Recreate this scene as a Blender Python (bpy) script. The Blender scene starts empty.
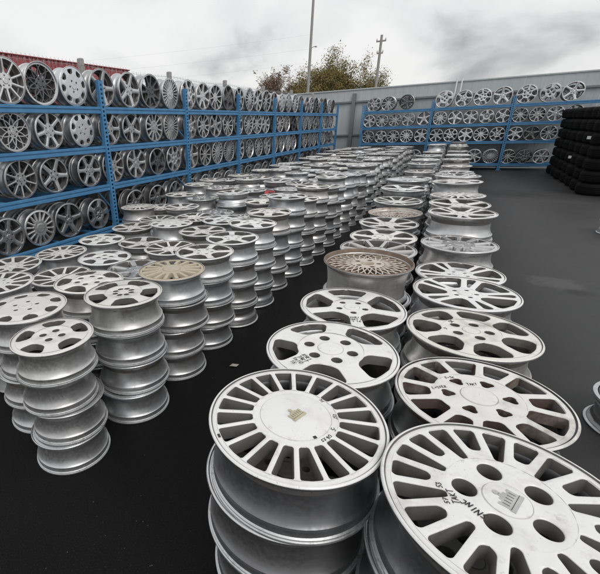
import bpy, bmesh, math, random
from math import pi, sin, cos, sqrt, radians, tan, atan2, hypot
from mathutils import Vector, Matrix, noise

random.seed(11)
scene = bpy.context.scene
COL = scene.collection

# ------------------------------------------------------------------ camera
CAM_H = 1.54
YAW, PITCH, ROLL = 0.570, 0.404, -0.041
FPX, PX, PY = 398.6, 200.3, 299.1            # focal length and optical centre (the photo is a crop)
def cam_basis():
    w = Vector((-sin(YAW)*cos(PITCH), cos(YAW)*cos(PITCH), -sin(PITCH)))
    r = Vector((cos(YAW), sin(YAW), 0)); u = r.cross(w)
    c, s = cos(ROLL), sin(ROLL)
    return c*r + s*u, -s*r + c*u, w
CR, CU, CW = cam_basis()
cd = bpy.data.cameras.new('camera'); cam = bpy.data.objects.new('camera', cd); COL.objects.link(cam)
cam.matrix_world = Matrix(((CR.x, CU.x, -CW.x, 0), (CR.y, CU.y, -CW.y, 0), (CR.z, CU.z, -CW.z, CAM_H), (0, 0, 0, 1)))
cd.sensor_fit = 'HORIZONTAL'; cd.sensor_width = 36; cd.lens = FPX/600*36
cd.shift_x = (300-PX)/600; cd.shift_y = (PY-287)/600
cd.clip_start = 0.02; cd.clip_end = 2000
scene.camera = cam
def dist_to_cam(p): return (Vector(p)-Vector((0, 0, CAM_H))).length
def project(p):
    q = Vector(p)-Vector((0, 0, CAM_H)); z = q.dot(CW)
    if z < .05: return (-999, -999, z)
    return (PX+FPX*q.dot(CR)/z, PY-FPX*q.dot(CU)/z, z)

# ------------------------------------------------------------------ world, sun, exposure
SUN_EL, SUN_AZ = radians(48), radians(125)      # azimuth measured clockwise from +Y (towards the back wall)
world = bpy.data.worlds.new('World'); scene.world = world; world.use_nodes = True
nt = world.node_tree; nt.nodes.clear()
def N(t, **k):
    n = nt.nodes.new(t)
    for a, b in k.items(): setattr(n, a, b)
    return n
out = N('ShaderNodeOutputWorld'); bg = N('ShaderNodeBackground')
sky = N('ShaderNodeTexSky', sky_type='NISHITA', sun_disc=False, sun_elevation=SUN_EL, sun_rotation=SUN_AZ, air_density=1.5, dust_density=3.0)
tc = N('ShaderNodeTexCoord'); sep = N('ShaderNodeSeparateXYZ'); nt.links.new(tc.outputs['Generated'], sep.inputs[0])
zz = N('ShaderNodeMath', operation='MAXIMUM'); zz.inputs[1].default_value = 0.0; nt.links.new(sep.outputs['Z'], zz.inputs[0])
za = N('ShaderNodeMath', operation='ADD'); za.inputs[1].default_value = 0.55; nt.links.new(zz.outputs[0], za.inputs[0])
dx = N('ShaderNodeMath', operation='DIVIDE'); nt.links.new(sep.outputs['X'], dx.inputs[0]); nt.links.new(za.outputs[0], dx.inputs[1])
dy = N('ShaderNodeMath', operation='DIVIDE'); nt.links.new(sep.outputs['Y'], dy.inputs[0]); nt.links.new(za.outputs[0], dy.inputs[1])
cmb = N('ShaderNodeCombineXYZ'); nt.links.new(dx.outputs[0], cmb.inputs[0]); nt.links.new(dy.outputs[0], cmb.inputs[1]); cmb.inputs[2].default_value = 11.1
n1 = N('ShaderNodeTexNoise'); n1.inputs['Scale'].default_value = 3.0; n1.inputs['Detail'].default_value = 7; n1.inputs['Roughness'].default_value = .5; n1.inputs['Distortion'].default_value = .25
nt.links.new(cmb.outputs[0], n1.inputs['Vector'])
ramp = N('ShaderNodeValToRGB'); cr = ramp.color_ramp
cr.elements[0].position = .26; cr.elements[0].color = (.34, .355, .37, 1)
cr.elements[1].position = .58; cr.elements[1].color = (.93, .93, .925, 1)
e = cr.elements.new(.45); e.color = (.82, .825, .83, 1)
nt.links.new(n1.outputs['Fac'], ramp.inputs['Fac'])
sks = N('ShaderNodeVectorMath', operation='SCALE'); sks.inputs['Scale'].default_value = .10; nt.links.new(sky.outputs[0], sks.inputs[0])
mix = N('ShaderNodeMix', data_type='RGBA'); mix.inputs['Factor'].default_value = .93
nt.links.new(sks.outputs[0], mix.inputs['A']); nt.links.new(ramp.outputs[0], mix.inputs['B'])
nt.links.new(mix.outputs['Result'], bg.inputs['Color']); bg.inputs['Strength'].default_value = 1.0
nt.links.new(bg.outputs[0], out.inputs['Surface'])

sl = bpy.data.lights.new('sun', 'SUN'); sl.energy = 1.15; sl.angle = radians(30); sl.color = (1, .965, .92)
so = bpy.data.objects.new('sun', sl); COL.objects.link(so)
sd = Vector((sin(SUN_AZ)*cos(SUN_EL), cos(SUN_AZ)*cos(SUN_EL), sin(SUN_EL)))
so.rotation_euler = sd.to_track_quat('Z', 'Y').to_euler(); so.location = (0, -3, 12)

scene.view_settings.view_transform = 'Standard'; scene.view_settings.look = 'None'
scene.view_settings.exposure = 0.0; scene.view_settings.gamma = 1; scene.view_settings.use_curve_mapping = False
scene.render.engine = 'CYCLES'

# ------------------------------------------------------------------ materials
def new_mat(name):
    m = bpy.data.materials.new(name); m.use_nodes = True
    return m, m.node_tree, m.node_tree.nodes['Principled BSDF']
def nd(t, typ, **k):
    n = t.nodes.new(typ)
    for a, b in k.items(): setattr(n, a, b)
    return n
def noise_node(t, scale, detail=5, rough=.55, coord='Object', vec=None):
    n = nd(t, 'ShaderNodeTexNoise'); n.inputs['Scale'].default_value = scale; n.inputs['Detail'].default_value = detail; n.inputs['Roughness'].default_value = rough
    if vec is None:
        c = nd(t, 'ShaderNodeTexCoord'); vec = c.outputs[coord]
    t.links.new(vec, n.inputs['Vector']); return n
def ramp_node(t, fac, stops):
    r = nd(t, 'ShaderNodeValToRGB'); el = r.color_ramp.elements
    while len(el) < len(stops): el.new(.5)
    for e, (p, c) in zip(el, stops):
        e.position = p; e.color = c if len(c) == 4 else (*c, 1)
    t.links.new(fac, r.inputs['Fac']); return r
def mixc(t, fac, a, b, blend='MIX'):
    m = nd(t, 'ShaderNodeMix', data_type='RGBA', blend_type=blend)
    for s, v in (('Factor', fac), ('A', a), ('B', b)):
        if isinstance(v, (int, float)): m.inputs[s].default_value = v
        elif isinstance(v, tuple): m.inputs[s].default_value = v if len(v) == 4 else (*v, 1)
        else: t.links.new(v, m.inputs[s])
    return m.outputs['Result']
def bump(t, p, h, strength, dist=.002):
    b = nd(t, 'ShaderNodeBump'); b.inputs['Strength'].default_value = strength; b.inputs['Distance'].default_value = dist
    t.links.new(h, b.inputs['Height']); t.links.new(b.outputs[0], p.inputs['Normal'])

def wheel_mat(name, base, metal, rough, dirt, dirt_col, tint='object', dirt_amt=.5, spec=.5, bmp=.06, spot=1.0, bands=0, chips=0):
    m, t, p = new_mat(name)
    geo = nd(t, 'ShaderNodeNewGeometry')
    pos = geo.outputs['Position']
    big = noise_node(t, 9, 6, .65, vec=pos); fine = noise_node(t, 85, 4, .6, vec=pos); spots = noise_node(t, 33, 5, .7, vec=pos)
    if tint == 'object':
        oi = nd(t, 'ShaderNodeObjectInfo'); tc_ = oi.outputs['Color']; dirty = oi.outputs['Alpha']
    else:
        at = nd(t, 'ShaderNodeAttribute', attribute_name='tint'); tc_ = at.outputs['Color']; dirty = at.outputs['Alpha']
    col = mixc(t, 1.0, base, tc_, 'MULTIPLY')
    dr = ramp_node(t, big.outputs['Fac'], [(dirt, (0, 0, 0)), (min(.98, dirt+.22), (dirt_amt,)*3)])
    dm = nd(t, 'ShaderNodeMath', operation='MULTIPLY'); t.links.new(dr.outputs[0], dm.inputs[0]); t.links.new(dirty, dm.inputs[1]); dm.use_clamp = True
    col = mixc(t, dm.outputs[0], col, dirt_col)
    sr = ramp_node(t, spots.outputs['Fac'], [(.60, (0, 0, 0)), (.74, ((.55*dirt_amt+.1)*spot,)*3)])
    col = mixc(t, sr.outputs[0], col, tuple(c*.8 for c in dirt_col))
    if chips:     # stone chips and rubbed specks
        cn = noise_node(t, 140, 3, .7, vec=pos); cm = noise_node(t, 14, 3, .6, vec=pos)
        cr_ = ramp_node(t, cn.outputs['Fac'], [(.66, (0, 0, 0)), (.70, (chips,)*3)]); cq = ramp_node(t, cm.outputs['Fac'], [(.45, (0, 0, 0)), (.62, (1, 1, 1))])
        col = mixc(t, mixc(t, 1.0, cr_.outputs[0], cq.outputs[0], 'MULTIPLY'), col, (.16, .15, .14))
    if bands:     # turning marks and oxide streaks round the barrel, scuffs where rims have been knocked
        mp = nd(t, 'ShaderNodeMapping'); mp.inputs['Scale'].default_value = (5, 5, 95); t.links.new(pos, mp.inputs['Vector'])
        bn = noise_node(t, 1.0, 5, .65, vec=mp.outputs[0])
        br_ = ramp_node(t, bn.outputs['Fac'], [(.30, (1-bands,)*3), (.52, (1, 1, 1)), (.75, (1-bands*.5,)*3)])
        col = mixc(t, 1.0, col, br_.outputs[0], 'MULTIPLY')
        mp2 = nd(t, 'ShaderNodeMapping'); mp2.inputs['Scale'].default_value = (16, 16, 3); t.links.new(pos, mp2.inputs['Vector'])
        vn = noise_node(t, 1.0, 4, .6, vec=mp2.outputs[0])
        vr = ramp_node(t, vn.outputs['Fac'], [(.35, (1-bands*.8,)*3), (.6, (1, 1, 1))])
        col = mixc(t, 1.0, col, vr.outputs[0], 'MULTIPLY')
    t.links.new(col, p.inputs['Base Color'])
    p.inputs['Metallic'].default_value = metal; p.inputs['Specular IOR Level'].default_value = spec
    rr = ramp_node(t, fine.outputs['Fac'], [(.3, (rough-.08,)*3), (.7, (rough+.12,)*3)])
    radd = mixc(t, dr.outputs[0], rr.outputs[0], (.7, .7, .7)); t.links.new(radd, p.inputs['Roughness'])
    bump(t, p, fine.outputs['Fac'], bmp, .001)
    return m
def scuffed(name):
    m, t, p = new_mat(name); geo = nd(t, 'ShaderNodeNewGeometry'); pos = geo.outputs['Position']
    mp = nd(t, 'ShaderNodeMapping'); mp.inputs['Scale'].default_value = (70, 70, 160); t.links.new(pos, mp.inputs['Vector'])
    a_ = noise_node(t, 1.0, 5, .75, vec=mp.outputs[0]); b_ = noise_node(t, 11, 5, .6, vec=pos)
    c1 = ramp_node(t, a_.outputs['Fac'], [(.38, (.16, .155, .15)), (.50, (.50, .505, .51)), (.66, (.74, .745, .75))]).outputs[0]
    c2 = ramp_node(t, b_.outputs['Fac'], [(.42, (0, 0, 0)), (.66, (.75, .75, .75))]).outputs[0]
    t.links.new(mixc(t, c2, (.60, .61, .62), c1), p.inputs['Base Color']); p.inputs['Metallic'].default_value = .8; p.inputs['Roughness'].default_value = .42
    bump(t, p, a_.outputs['Fac'], .25, .001); return m
M = {}
for sfx, tint in (('', 'object'), ('_far', 'attr')):
    M['paint'+sfx] = wheel_mat('wheel_paint'+sfx, (.75, .75, .745), .12, .30, .52, (.27, .235, .19), tint, .42, chips=.8)
    M['silver'+sfx] = wheel_mat('wheel_silver'+sfx, (.68, .69, .71), .90, .30, .56, (.20, .18, .165), tint, .5, bmp=.02, spot=.12)
    M['barrel'+sfx] = wheel_mat('wheel_barrel'+sfx, (.68, .69, .705), .88, .36, .52, (.30, .29, .28), tint, .5, bmp=.03, spot=.3, bands=.16)
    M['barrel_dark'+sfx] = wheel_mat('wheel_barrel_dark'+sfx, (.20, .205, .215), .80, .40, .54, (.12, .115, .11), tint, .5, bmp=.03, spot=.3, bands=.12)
    M['flange'+sfx] = scuffed('wheel_flange'+sfx)
    M['dust'+sfx] = wheel_mat('brake_dust_shade'+sfx, (.12, .115, .11), .05, .7, .50, (.06, .048, .04), tint, .7)  # brake dust, darkened further with the shade inside windows, holes and barrels
M['cream'] = wheel_mat('wheel_cream', (.47, .415, .32), .1, .45, .52, (.30, .22, .13), 'object', .5)
M['rusty'] = wheel_mat('wheel_rusty', (.24, .19, .16), .45, .5, .40, (.10, .062, .042), 'object', .8)
M['beige'] = wheel_mat('wheel_beige', (.56, .52, .475), .2, .5, .50, (.16, .10, .07), 'object', .7)
M['rust_dust'] = wheel_mat('rust_dust', (.075, .050, .042), .0, .8, .5, (.22, .19, .16), 'object', .6)
M['paint_rust'] = M['paint']
M['grimy'] = wheel_mat('wheel_grimy', (.17, .165, .16), .3, .6, .5, (.07, .06, .05), 'object', .6)  # shade under the wheel above, painted into the covered face
M['red'] = wheel_mat('wheel_red', (.50, .035, .06), .0, .4, .6, (.2, .1, .1), 'object', .4)
M['dark'] = wheel_mat('wheel_gunmetal', (.16, .165, .175), .75, .38, .56, (.10, .09, .08), 'object', .4)
def flat_mat(name, c, rough=.5, metal=0, spec=.5):
    m, t, p = new_mat(name); n = noise_node(t, 40, 4)
    r = ramp_node(t, n.outputs['Fac'], [(.3, tuple(v*.82 for v in c)), (.7, tuple(min(1, v*1.12) for v in c))])
    t.links.new(r.outputs[0], p.inputs['Base Color']); p.inputs['Roughness'].default_value = rough; p.inputs['Metallic'].default_value = metal
    p.inputs['Specular IOR Level'].default_value = spec
    return m
M['ink'] = flat_mat('marker_ink', (.015, .015, .02), .6)
M['groove'] = flat_mat('dark_groove', (.05, .05, .05), .7)
M['gold'] = flat_mat('emblem_gold', (.52, .48, .34), .4, .3)
M['engrave'] = flat_mat('emblem_grey', (.47, .475, .47), .5, .2)
M['black_paint'] = flat_mat('black_stripe', (.02, .02, .02), .4)
M['rubber'] = flat_mat('tyre_rubber', (.008, .008, .0085), .8, 0, .12)
M['sticker'] = flat_mat('white_sticker', (.75, .75, .74), .5)
M['white_pole'] = flat_mat('white_pole', (.75, .75, .74), .5)
M['concrete'] = flat_mat('concrete', (.36, .35, .34), .9)
M['concrete_dark'] = flat_mat('backing_concrete', (.16, .155, .15), .9)
M['wire'] = flat_mat('galvanised_wire', (.42, .43, .44), .5, .4)
M['wood_pole'] = flat_mat('weathered_pole', (.36, .35, .335), .85)
M['grit'] = flat_mat('grit', (.13, .12, .11), .9)
M['leaf_litter'] = flat_mat('dry_leaf', (.45, .42, .38), .8)

# blue rack paint with chips
m, t, p = new_mat('blue_rack_paint'); geo = nd(t, 'ShaderNodeNewGeometry'); n = noise_node(t, 6, 6, .65, vec=geo.outputs['Position']); n2 = noise_node(t, 55, 5, .7, vec=geo.outputs['Position'])
c1 = ramp_node(t, n.outputs['Fac'], [(.3, (.048, .175, .355)), (.7, (.080, .25, .455))])
c2 = ramp_node(t, n2.outputs['Fac'], [(.61, (0, 0, 0)), (.70, (.75, .75, .75))])
t.links.new(mixc(t, c2.outputs[0], c1.outputs[0], (.15, .125, .11)), p.inputs['Base Color']); p.inputs['Roughness'].default_value = .42
M['blue'] = m
M['slot_dark'] = flat_mat('rack_slot_dark', (.012, .02, .035), .8)

# ground: asphalt; aisle shade painted in as near-black, fading to greyer open yard
m, t, p = new_mat('asphalt'); geo = nd(t, 'ShaderNodeNewGeometry'); P = geo.outputs['Position']
a = noise_node(t, .55, 6, .6, vec=P); b = noise_node(t, 5.5, 6, .7, vec=P); g = noise_node(t, 160, 3, .6, vec=P)
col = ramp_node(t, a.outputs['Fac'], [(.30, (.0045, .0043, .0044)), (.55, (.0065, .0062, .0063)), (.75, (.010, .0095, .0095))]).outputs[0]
paler = ramp_node(t, a.outputs['Fac'], [(.30, (.020, .020, .0215)), (.55, (.029, .029, .0305)), (.75, (.044, .044, .0455))]).outputs[0]  # lighter yard tone without the painted aisle shade
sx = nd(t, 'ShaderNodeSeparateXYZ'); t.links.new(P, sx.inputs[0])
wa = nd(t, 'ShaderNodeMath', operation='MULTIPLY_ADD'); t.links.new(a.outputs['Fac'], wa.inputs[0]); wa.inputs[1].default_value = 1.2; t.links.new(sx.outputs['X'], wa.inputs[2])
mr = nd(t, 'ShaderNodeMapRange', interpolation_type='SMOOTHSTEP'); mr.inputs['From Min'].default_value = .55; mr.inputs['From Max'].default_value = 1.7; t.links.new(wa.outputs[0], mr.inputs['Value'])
unshaded = mr.outputs['Result']
col = mixc(t, unshaded, col, paler)
dust = ramp_node(t, b.outputs['Fac'], [(.58, (0, 0, 0)), (.80, (.25, .25, .25))]).outputs[0]
dd = nd(t, 'ShaderNodeMath', operation='MULTIPLY'); t.links.new(dust, dd.inputs[0]); t.links.new(unshaded, dd.inputs[1])
col = mixc(t, dd.outputs[0], col, (.075, .073, .07))
gr = ramp_node(t, g.outputs['Fac'], [(.54, (0, 0, 0)), (.72, (.55, .55, .55))]).outputs[0]
col = mixc(t, gr, col, (.03, .03, .03))
def spill(col, cx, cy, rx, ry, c, amt):   # an oil or dust mark with a ragged edge
    mp = nd(t, 'ShaderNodeMapping'); mp.inputs['Location'].default_value = (-cx/rx, -cy/ry, 0); mp.inputs['Scale'].default_value = (1/rx, 1/ry, 0); t.links.new(P, mp.inputs['Vector'])
    ln = nd(t, 'ShaderNodeVectorMath', operation='LENGTH'); t.links.new(mp.outputs[0], ln.inputs[0])
    n_ = noise_node(t, 6, 6, .65, vec=P); ad = nd(t, 'ShaderNodeMath', operation='MULTIPLY_ADD'); t.links.new(n_.outputs['Fac'], ad.inputs[0]); ad.inputs[1].default_value = 2.4; t.links.new(ln.outputs['Value'], ad.inputs[2])
    r = ramp_node(t, ad.outputs[0], [(0, (amt,)*3), (1, (amt,)*3)])
    m2 = nd(t, 'ShaderNodeMapRange', interpolation_type='SMOOTHSTEP'); t.links.new(ad.outputs[0], m2.inputs['Value']); m2.inputs['From Min'].default_value = 1.5; m2.inputs['From Max'].default_value = 2.1; m2.inputs['To Min'].default_value = amt; m2.inputs['To Max'].default_value = 0
    return mixc(t, m2.outputs['Result'], col, c), m2.outputs['Result']
col, oil = spill(col, 1.0, 11.0, .9, .9, (.004, .004, .004), .9)
col, _ = spill(col, 1.0, 4.95, .35, .25, (.10, .10, .10), .45)
col, _ = spill(col, 1.15, 4.75, .16, .12, (.006, .006, .006), .9)
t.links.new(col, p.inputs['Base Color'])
rg = ramp_node(t, a.outputs['Fac'], [(.35, (.44, .44, .44)), (.65, (.66, .66, .66))]).outputs[0]; t.links.new(rg, p.inputs['Roughness'])
sp = nd(t, 'ShaderNodeMapRange'); t.links.new(unshaded, sp.inputs['Value']); sp.inputs['To Min'].default_value = .10; sp.inputs['To Max'].default_value = .50
t.links.new(sp.outputs['Result'], p.inputs['Specular IOR Level'])
bump(t, p, g.outputs['Fac'], .6, .005)
M['asphalt'] = m

# wall sheet
m, t, p = new_mat('grey_sheet_metal'); geo = nd(t, 'ShaderNodeNewGeometry'); n = noise_node(t, .9, 6, .6, vec=geo.outputs['Position'])
mp = nd(t, 'ShaderNodeMapping'); mp.inputs['Scale'].default_value = (9, 9, .5); t.links.new(geo.outputs['Position'], mp.inputs['Vector'])
n2 = noise_node(t, 1.6, 5, .6, vec=mp.outputs[0])
c = ramp_node(t, n.outputs['Fac'], [(.3, (.42, .46, .48)), (.7, (.48, .52, .54))]).outputs[0]
st = ramp_node(t, n2.outputs['Fac'], [(.5, (0, 0, 0)), (.8, (.4, .4, .4))]).outputs[0]
t.links.new(mixc(t, st, c, (.37, .39, .40)), p.inputs['Base Color']); p.inputs['Roughness'].default_value = .5; M['wall'] = m
M['wall_post'] = flat_mat('dark_grey_steel', (.19, .21, .22), .6)
m, t, p = new_mat('red_sheet_metal'); geo = nd(t, 'ShaderNodeNewGeometry'); n = noise_node(t, 1.3, 6, .6, vec=geo.outputs['Position'])
c = ramp_node(t, n.outputs['Fac'], [(.3, (.30, .055, .065)), (.7, (.40, .095, .10))]).outputs[0]
t.links.new(c, p.inputs['Base Color']); p.inputs['Roughness'].default_value = .6; M['red_sheet'] = m
M['pale_wall'] = flat_mat('pale_plaster', (.45, .44, .42), .9)
def leaf_mat(name, c1, c2):
    m, t, p = new_mat(name); geo = nd(t, 'ShaderNodeNewGeometry'); n = noise_node(t, 1.4, 4, .7, vec=geo.outputs['Position'])
    r = ramp_node(t, n.outputs['Fac'], [(.35, c1), (.65, c2)]); t.links.new(r.outputs[0], p.inputs['Base Color']); p.inputs['Roughness'].default_value = .7
    return m
M['leaf_olive'] = leaf_mat('leaf_olive', (.125, .12, .045), (.33, .25, .09))
M['leaf_rust'] = leaf_mat('leaf_rust', (.15, .11, .075), (.26, .19, .13))
M['bark'] = flat_mat('bark', (.10, .085, .07), .9)

# ------------------------------------------------------------------ helpers
def link(o, parent=None):
    COL.objects.link(o)
    if parent: o.parent = parent
    return o
def mobj(name, me, parent=None, loc=None):
    o = bpy.data.objects.new(name, me); link(o, parent)
    if loc is not None: o.location = loc
    return o
def empty(name, loc=(0, 0, 0), rz=0):
    o = bpy.data.objects.new(name, None); o.empty_display_size = .1; link(o); o.location = loc; o.rotation_euler = (0, 0, rz); return o
def tag(o, label=None, cat=None, group=None, kind=None):
    if label: o['label'] = label
    if cat: o['category'] = cat
    if group: o['group'] = group
    if kind: o['kind'] = kind
    return o
def mesh(name, V, F, mats, smooth=True, ang=35, idx=None):
    me = bpy.data.meshes.new(name); me.from_pydata([tuple(v) for v in V], [], F)
    for mm in (mats if isinstance(mats, (list, tuple)) else [mats]): me.materials.append(mm)
    if idx: me.polygons.foreach_set('material_index', idx)
    if smooth:
        me.polygons.foreach_set('use_smooth', [True]*len(F)); me.set_sharp_from_angle(angle=radians(ang))
    me.update(); return me
def box_vf(x0, x1, y0, y1, z0, z1, off=0):
    V = [(x0, y0, z0), (x1, y0, z0), (x1, y1, z0), (x0, y1, z0), (x0, y0, z1), (x1, y0, z1), (x1, y1, z1), (x0, y1, z1)]
    F = [(0, 3, 2, 1), (4, 5, 6, 7), (0, 1, 5, 4), (1, 2, 6, 5), (2, 3, 7, 6), (3, 0, 4, 7)]
    return V, [tuple(i+off for i in f) for f in F]
def boxes(name, lst, mat, bevel=0):
    V, F = [], []
    for b in lst:
        v, f = box_vf(*b, off=len(V)); V += v; F += f
    me = mesh(name, V, F, mat, smooth=False)
    if bevel:
        bm = bmesh.new(); bm.from_mesh(me); bmesh.ops.bevel(bm, geom=bm.edges[:], offset=bevel, segments=1, affect='EDGES'); bm.to_mesh(me); bm.free()
    return me
def tube_vf(pts, rads, seg=8, off=0, cap=True):
    V, F = [], []
    pts = [Vector(p) for p in pts]
    for i, p_ in enumerate(pts):
        d = (pts[min(i+1, len(pts)-1)]-pts[max(i-1, 0)]).normalized()
        a_ = d.cross(Vector((0, 0, 1)) if abs(d.z) < .9 else Vector((1, 0, 0))).normalized(); b_ = d.cross(a_)
        for k in range(seg):
            th = 2*pi*k/seg; V.append(p_+(a_*cos(th)+b_*sin(th))*rads[i])
    for i in range(len(pts)-1):
        for k in range(seg):
            F.append((off+i*seg+k, off+i*seg+(k+1) % seg, off+(i+1)*seg+(k+1) % seg, off+(i+1)*seg+k))
    if cap:
        F.append(tuple(off+k for k in range(seg))[::-1]); F.append(tuple(off+(len(pts)-1)*seg+k for k in range(seg)))
    return V, F
def tubes(name, lst, mat, seg=8):
    V, F = [], []
    for pts, rads in lst:
        v, f = tube_vf(pts, rads, seg, len(V)); V += v; F += f
    return mesh(name, V, F, mat)
ORD = ['zeroth', 'first', 'second', 'third', 'fourth', 'fifth', 'sixth', 'seventh', 'eighth', 'ninth', 'tenth', 'eleventh', 'twelfth', 'thirteenth', 'fourteenth', 'fifteenth', 'sixteenth', 'seventeenth', 'eighteenth', 'nineteenth', 'twentieth']
def ordinal(n):
    if n <= 20: return ORD[n]
    tens = {2: 'twenty', 3: 'thirty', 4: 'forty'}[n//10]
    return tens+'-'+ORD[n % 10] if n % 10 else {2: 'twentieth', 3: 'thirtieth', 4: 'fortieth'}[n//10]

# ------------------------------------------------------------------ wheel geometry (axis +Z, street face up, flange radius .215, width .176)
R0, W0 = .215, .176
def lathe(prof, seg, matidx=None):
    V, F, I = [], [], []
    for (r, z) in prof:
        for k in range(seg):
            th = 2*pi*k/seg; V.append((r*cos(th), r*sin(th), z))
    for i in range(len(prof)-1):
        for k in range(seg):
            k2 = (k+1) % seg
            F.append((i*seg+k, i*seg+k2, (i+1)*seg+k2, (i+1)*seg+k)); I.append(matidx[i] if matidx else 0)
    return V, F, I
def rim_profile(r1, zr, depth, style, lod):
    if style == 'cone':        # deep dish old rim: plain sides tapering down
        low = [(.188, .003), (.199, .0), (.206, .004), (.2065, .010), (.203, .014), (.192, .020), (.189, .034), (.187, .06), (.190, .10), (.1955, .135), (.1985, .150), (.205, .158), (.2115, .1645)]
    elif style == 'bell':
        low = [(.196, .003), (.208, .0), (.2145, .002), (.2152, .006), (.2145, .0085), (.2115, .0100), (.2108, .0125), (.2118, .0150), (.2078, .0175), (.2060, .024), (.2050, .034), (.2064, .037), (.2064, .041), (.2030, .0435), (.1985, .050), (.192, .062), (.1865, .080), (.184, .102), (.1845, .125), (.188, .140), (.1935, .149), (.1995, .155), (.2028, .159), (.2036, .1625), (.2115, .1650)]
    else:                      # 'step'
        low = [(.196, .003), (.208, .0), (.2142, .003), (.215, .008), (.2125, .0115), (.2045, .0145), (.2025, .030), (.200, .034), (.1985, .052), (.1965, .060), (.186, .070), (.178, .082), (.177, .098), (.181, .110), (.1935, .126), (.1965, .134), (.1975, .150), (.2035, .160), (.2115, .1650)]
    if lod >= 2: low = low[1::2] if lod == 2 else low[1::3]
    nb = len(low)
    lip = [(.2145, .1665), (.2153, .1690), (.2150, .1725), (.2132, .1750), (.2105, .1760)]
    if lod >= 2: lip = [(.2152, .168), (.2146, .1740), (.2105, .176)]
    ring = []
    if zr < W0-.008:   # stepped lip, face set down
        ring = [(.2080, .1752), (.2062, .1720), (.2030, zr+.006), (.200, zr+.001), (r1, zr)]
    else:
        ring = [(.2088, .1757), (.2074, .1728), (.2060, .1726), (.2048, zr), (r1, zr)]
    wall = [(r1-.0015, zr-.0025), (r1-.003, zr-depth)]
    if lod < 2: wall += [(r1-.004, zr-depth-.006), (.178, .10), (.172, .07), (.188, .03), (.192, .004)]
    elif lod == 2: wall += [(.178, .09), (.190, .004)]
    if lod >= 2: ring = ring[2:]
    prof = low+lip+ring+wall
    return prof, nb
def win(u, rf):  # corner rounding 0..1
    if u <= 0: return 0
    if u >= rf: return 1
    q = 1-u/rf; return sqrt(max(0, 1-q*q))
def spoke_vf(r0, r1, zf, fullL, fullR, hL, hR, rsL, rsR, depth, bev, crown, fil, skew, lod, reL=None, reR=None):
    """one spoke, centred on +X; h = (half width at the hub, at the rim); rs/re = radii where that window starts/ends"""
    reL = reL or r1; reR = reR or r1
    nr = (22, 13, 7, 5)[lod]
    nm = 4 if skew else max((4, 4, 2, 2)[lod], math.ceil((fullL+fullR)/radians((4, 6, 14, 20)[lod])))
    keys = set()
    for i in range(nr+1):
        keys.add(round(r0+(r1-r0)*.5*(1-cos(pi*i/nr)), 5))
    for rs, re_ in ((rsL, reL), (rsR, reR)):
        for q in ((0, .008, .03, .08, .16, .27, .4, .55, .75, 1) if lod == 0 else (0, .01, .07, .22, .5, 1) if lod == 1 else (0, .02, .3, 1)):
            for rr in (rs+fil*q, re_-fil*q):
                if r0 <= rr <= r1: keys.add(round(rr, 6))
        for rr in (rs+.00012, re_-.00012):
            if r0 <= rr <= r1: keys.add(round(rr, 6))
    rows = sorted(keys)
    rows = [r for i, r in enumerate(rows) if i == 0 or r-rows[i-1] > .00005]
    rows = [r0-.0012]+rows+[r1+.0012]
    V, F, I = [], [], []
    nc = None
    for r in rows:
        s = (r-r0)/(r1-r0); c = skew*s
        def half(full, h, rs, re_):
            body = min((h[0]+(h[1]-h[0])*s + (h[2]*4*s*(1-s) if len(h) > 2 else 0))/r, full*.985)
            d_ = min(r-rs, re_-r)
            if d_ <= 1e-6: return full
            rho = min(fil, (full-body)*r)
            return body if d_ >= rho else min(full, body+(rho-sqrt(max(0, rho*rho-(rho-d_)**2)))/r)
        aL, aR = half(fullL, hL, rsL, reL), half(fullR, hR, rsR, reR)
        if skew: aL, aR = hL[0]/r, hR[0]/r
        z = zf(r)
        eps = .0002 if not skew else 0
        fL = min(1, max(0, (fullL-aL)*r/(bev*1.5))); fR = min(1, max(0, (fullR-aR)*r/(bev*1.5)))
        if skew: fL = fR = 1
        bL, bR = min(bev/r, aL*.45), min(bev/r, aR*.45)
        dL, dR = min(aL+.004/r, fullL) if not skew else aL, min(aR+.004/r, fullR) if not skew else aR
        cols = [(-dL, z-depth), (-aL, z-bev*fL), (-aL+bL*.3, z-bev*.3*fL)]
        for q in range(nm+1):
            u_ = q/nm; cols.append((-aL+bL+(aL+aR-bL-bR)*u_, z+crown*(1-(2*u_-1)**2)))
        cols += [(aR-bR*.3, z-bev*.3*fR), (aR, z-bev*fR), (dR, z-depth)]
        for (a_, zz_) in cols: V.append((r*cos(a_+c), r*sin(a_+c), zz_+eps))
        nc = len(cols)
    for i in range(len(rows)-1):
        for j in range(nc-1):
            F.append((i*nc+j, (i+1)*nc+j, (i+1)*nc+j+1, i*nc+j+1)); I.append(3 if j in (0, nc-2) else 1)
    return V, F, I
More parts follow.
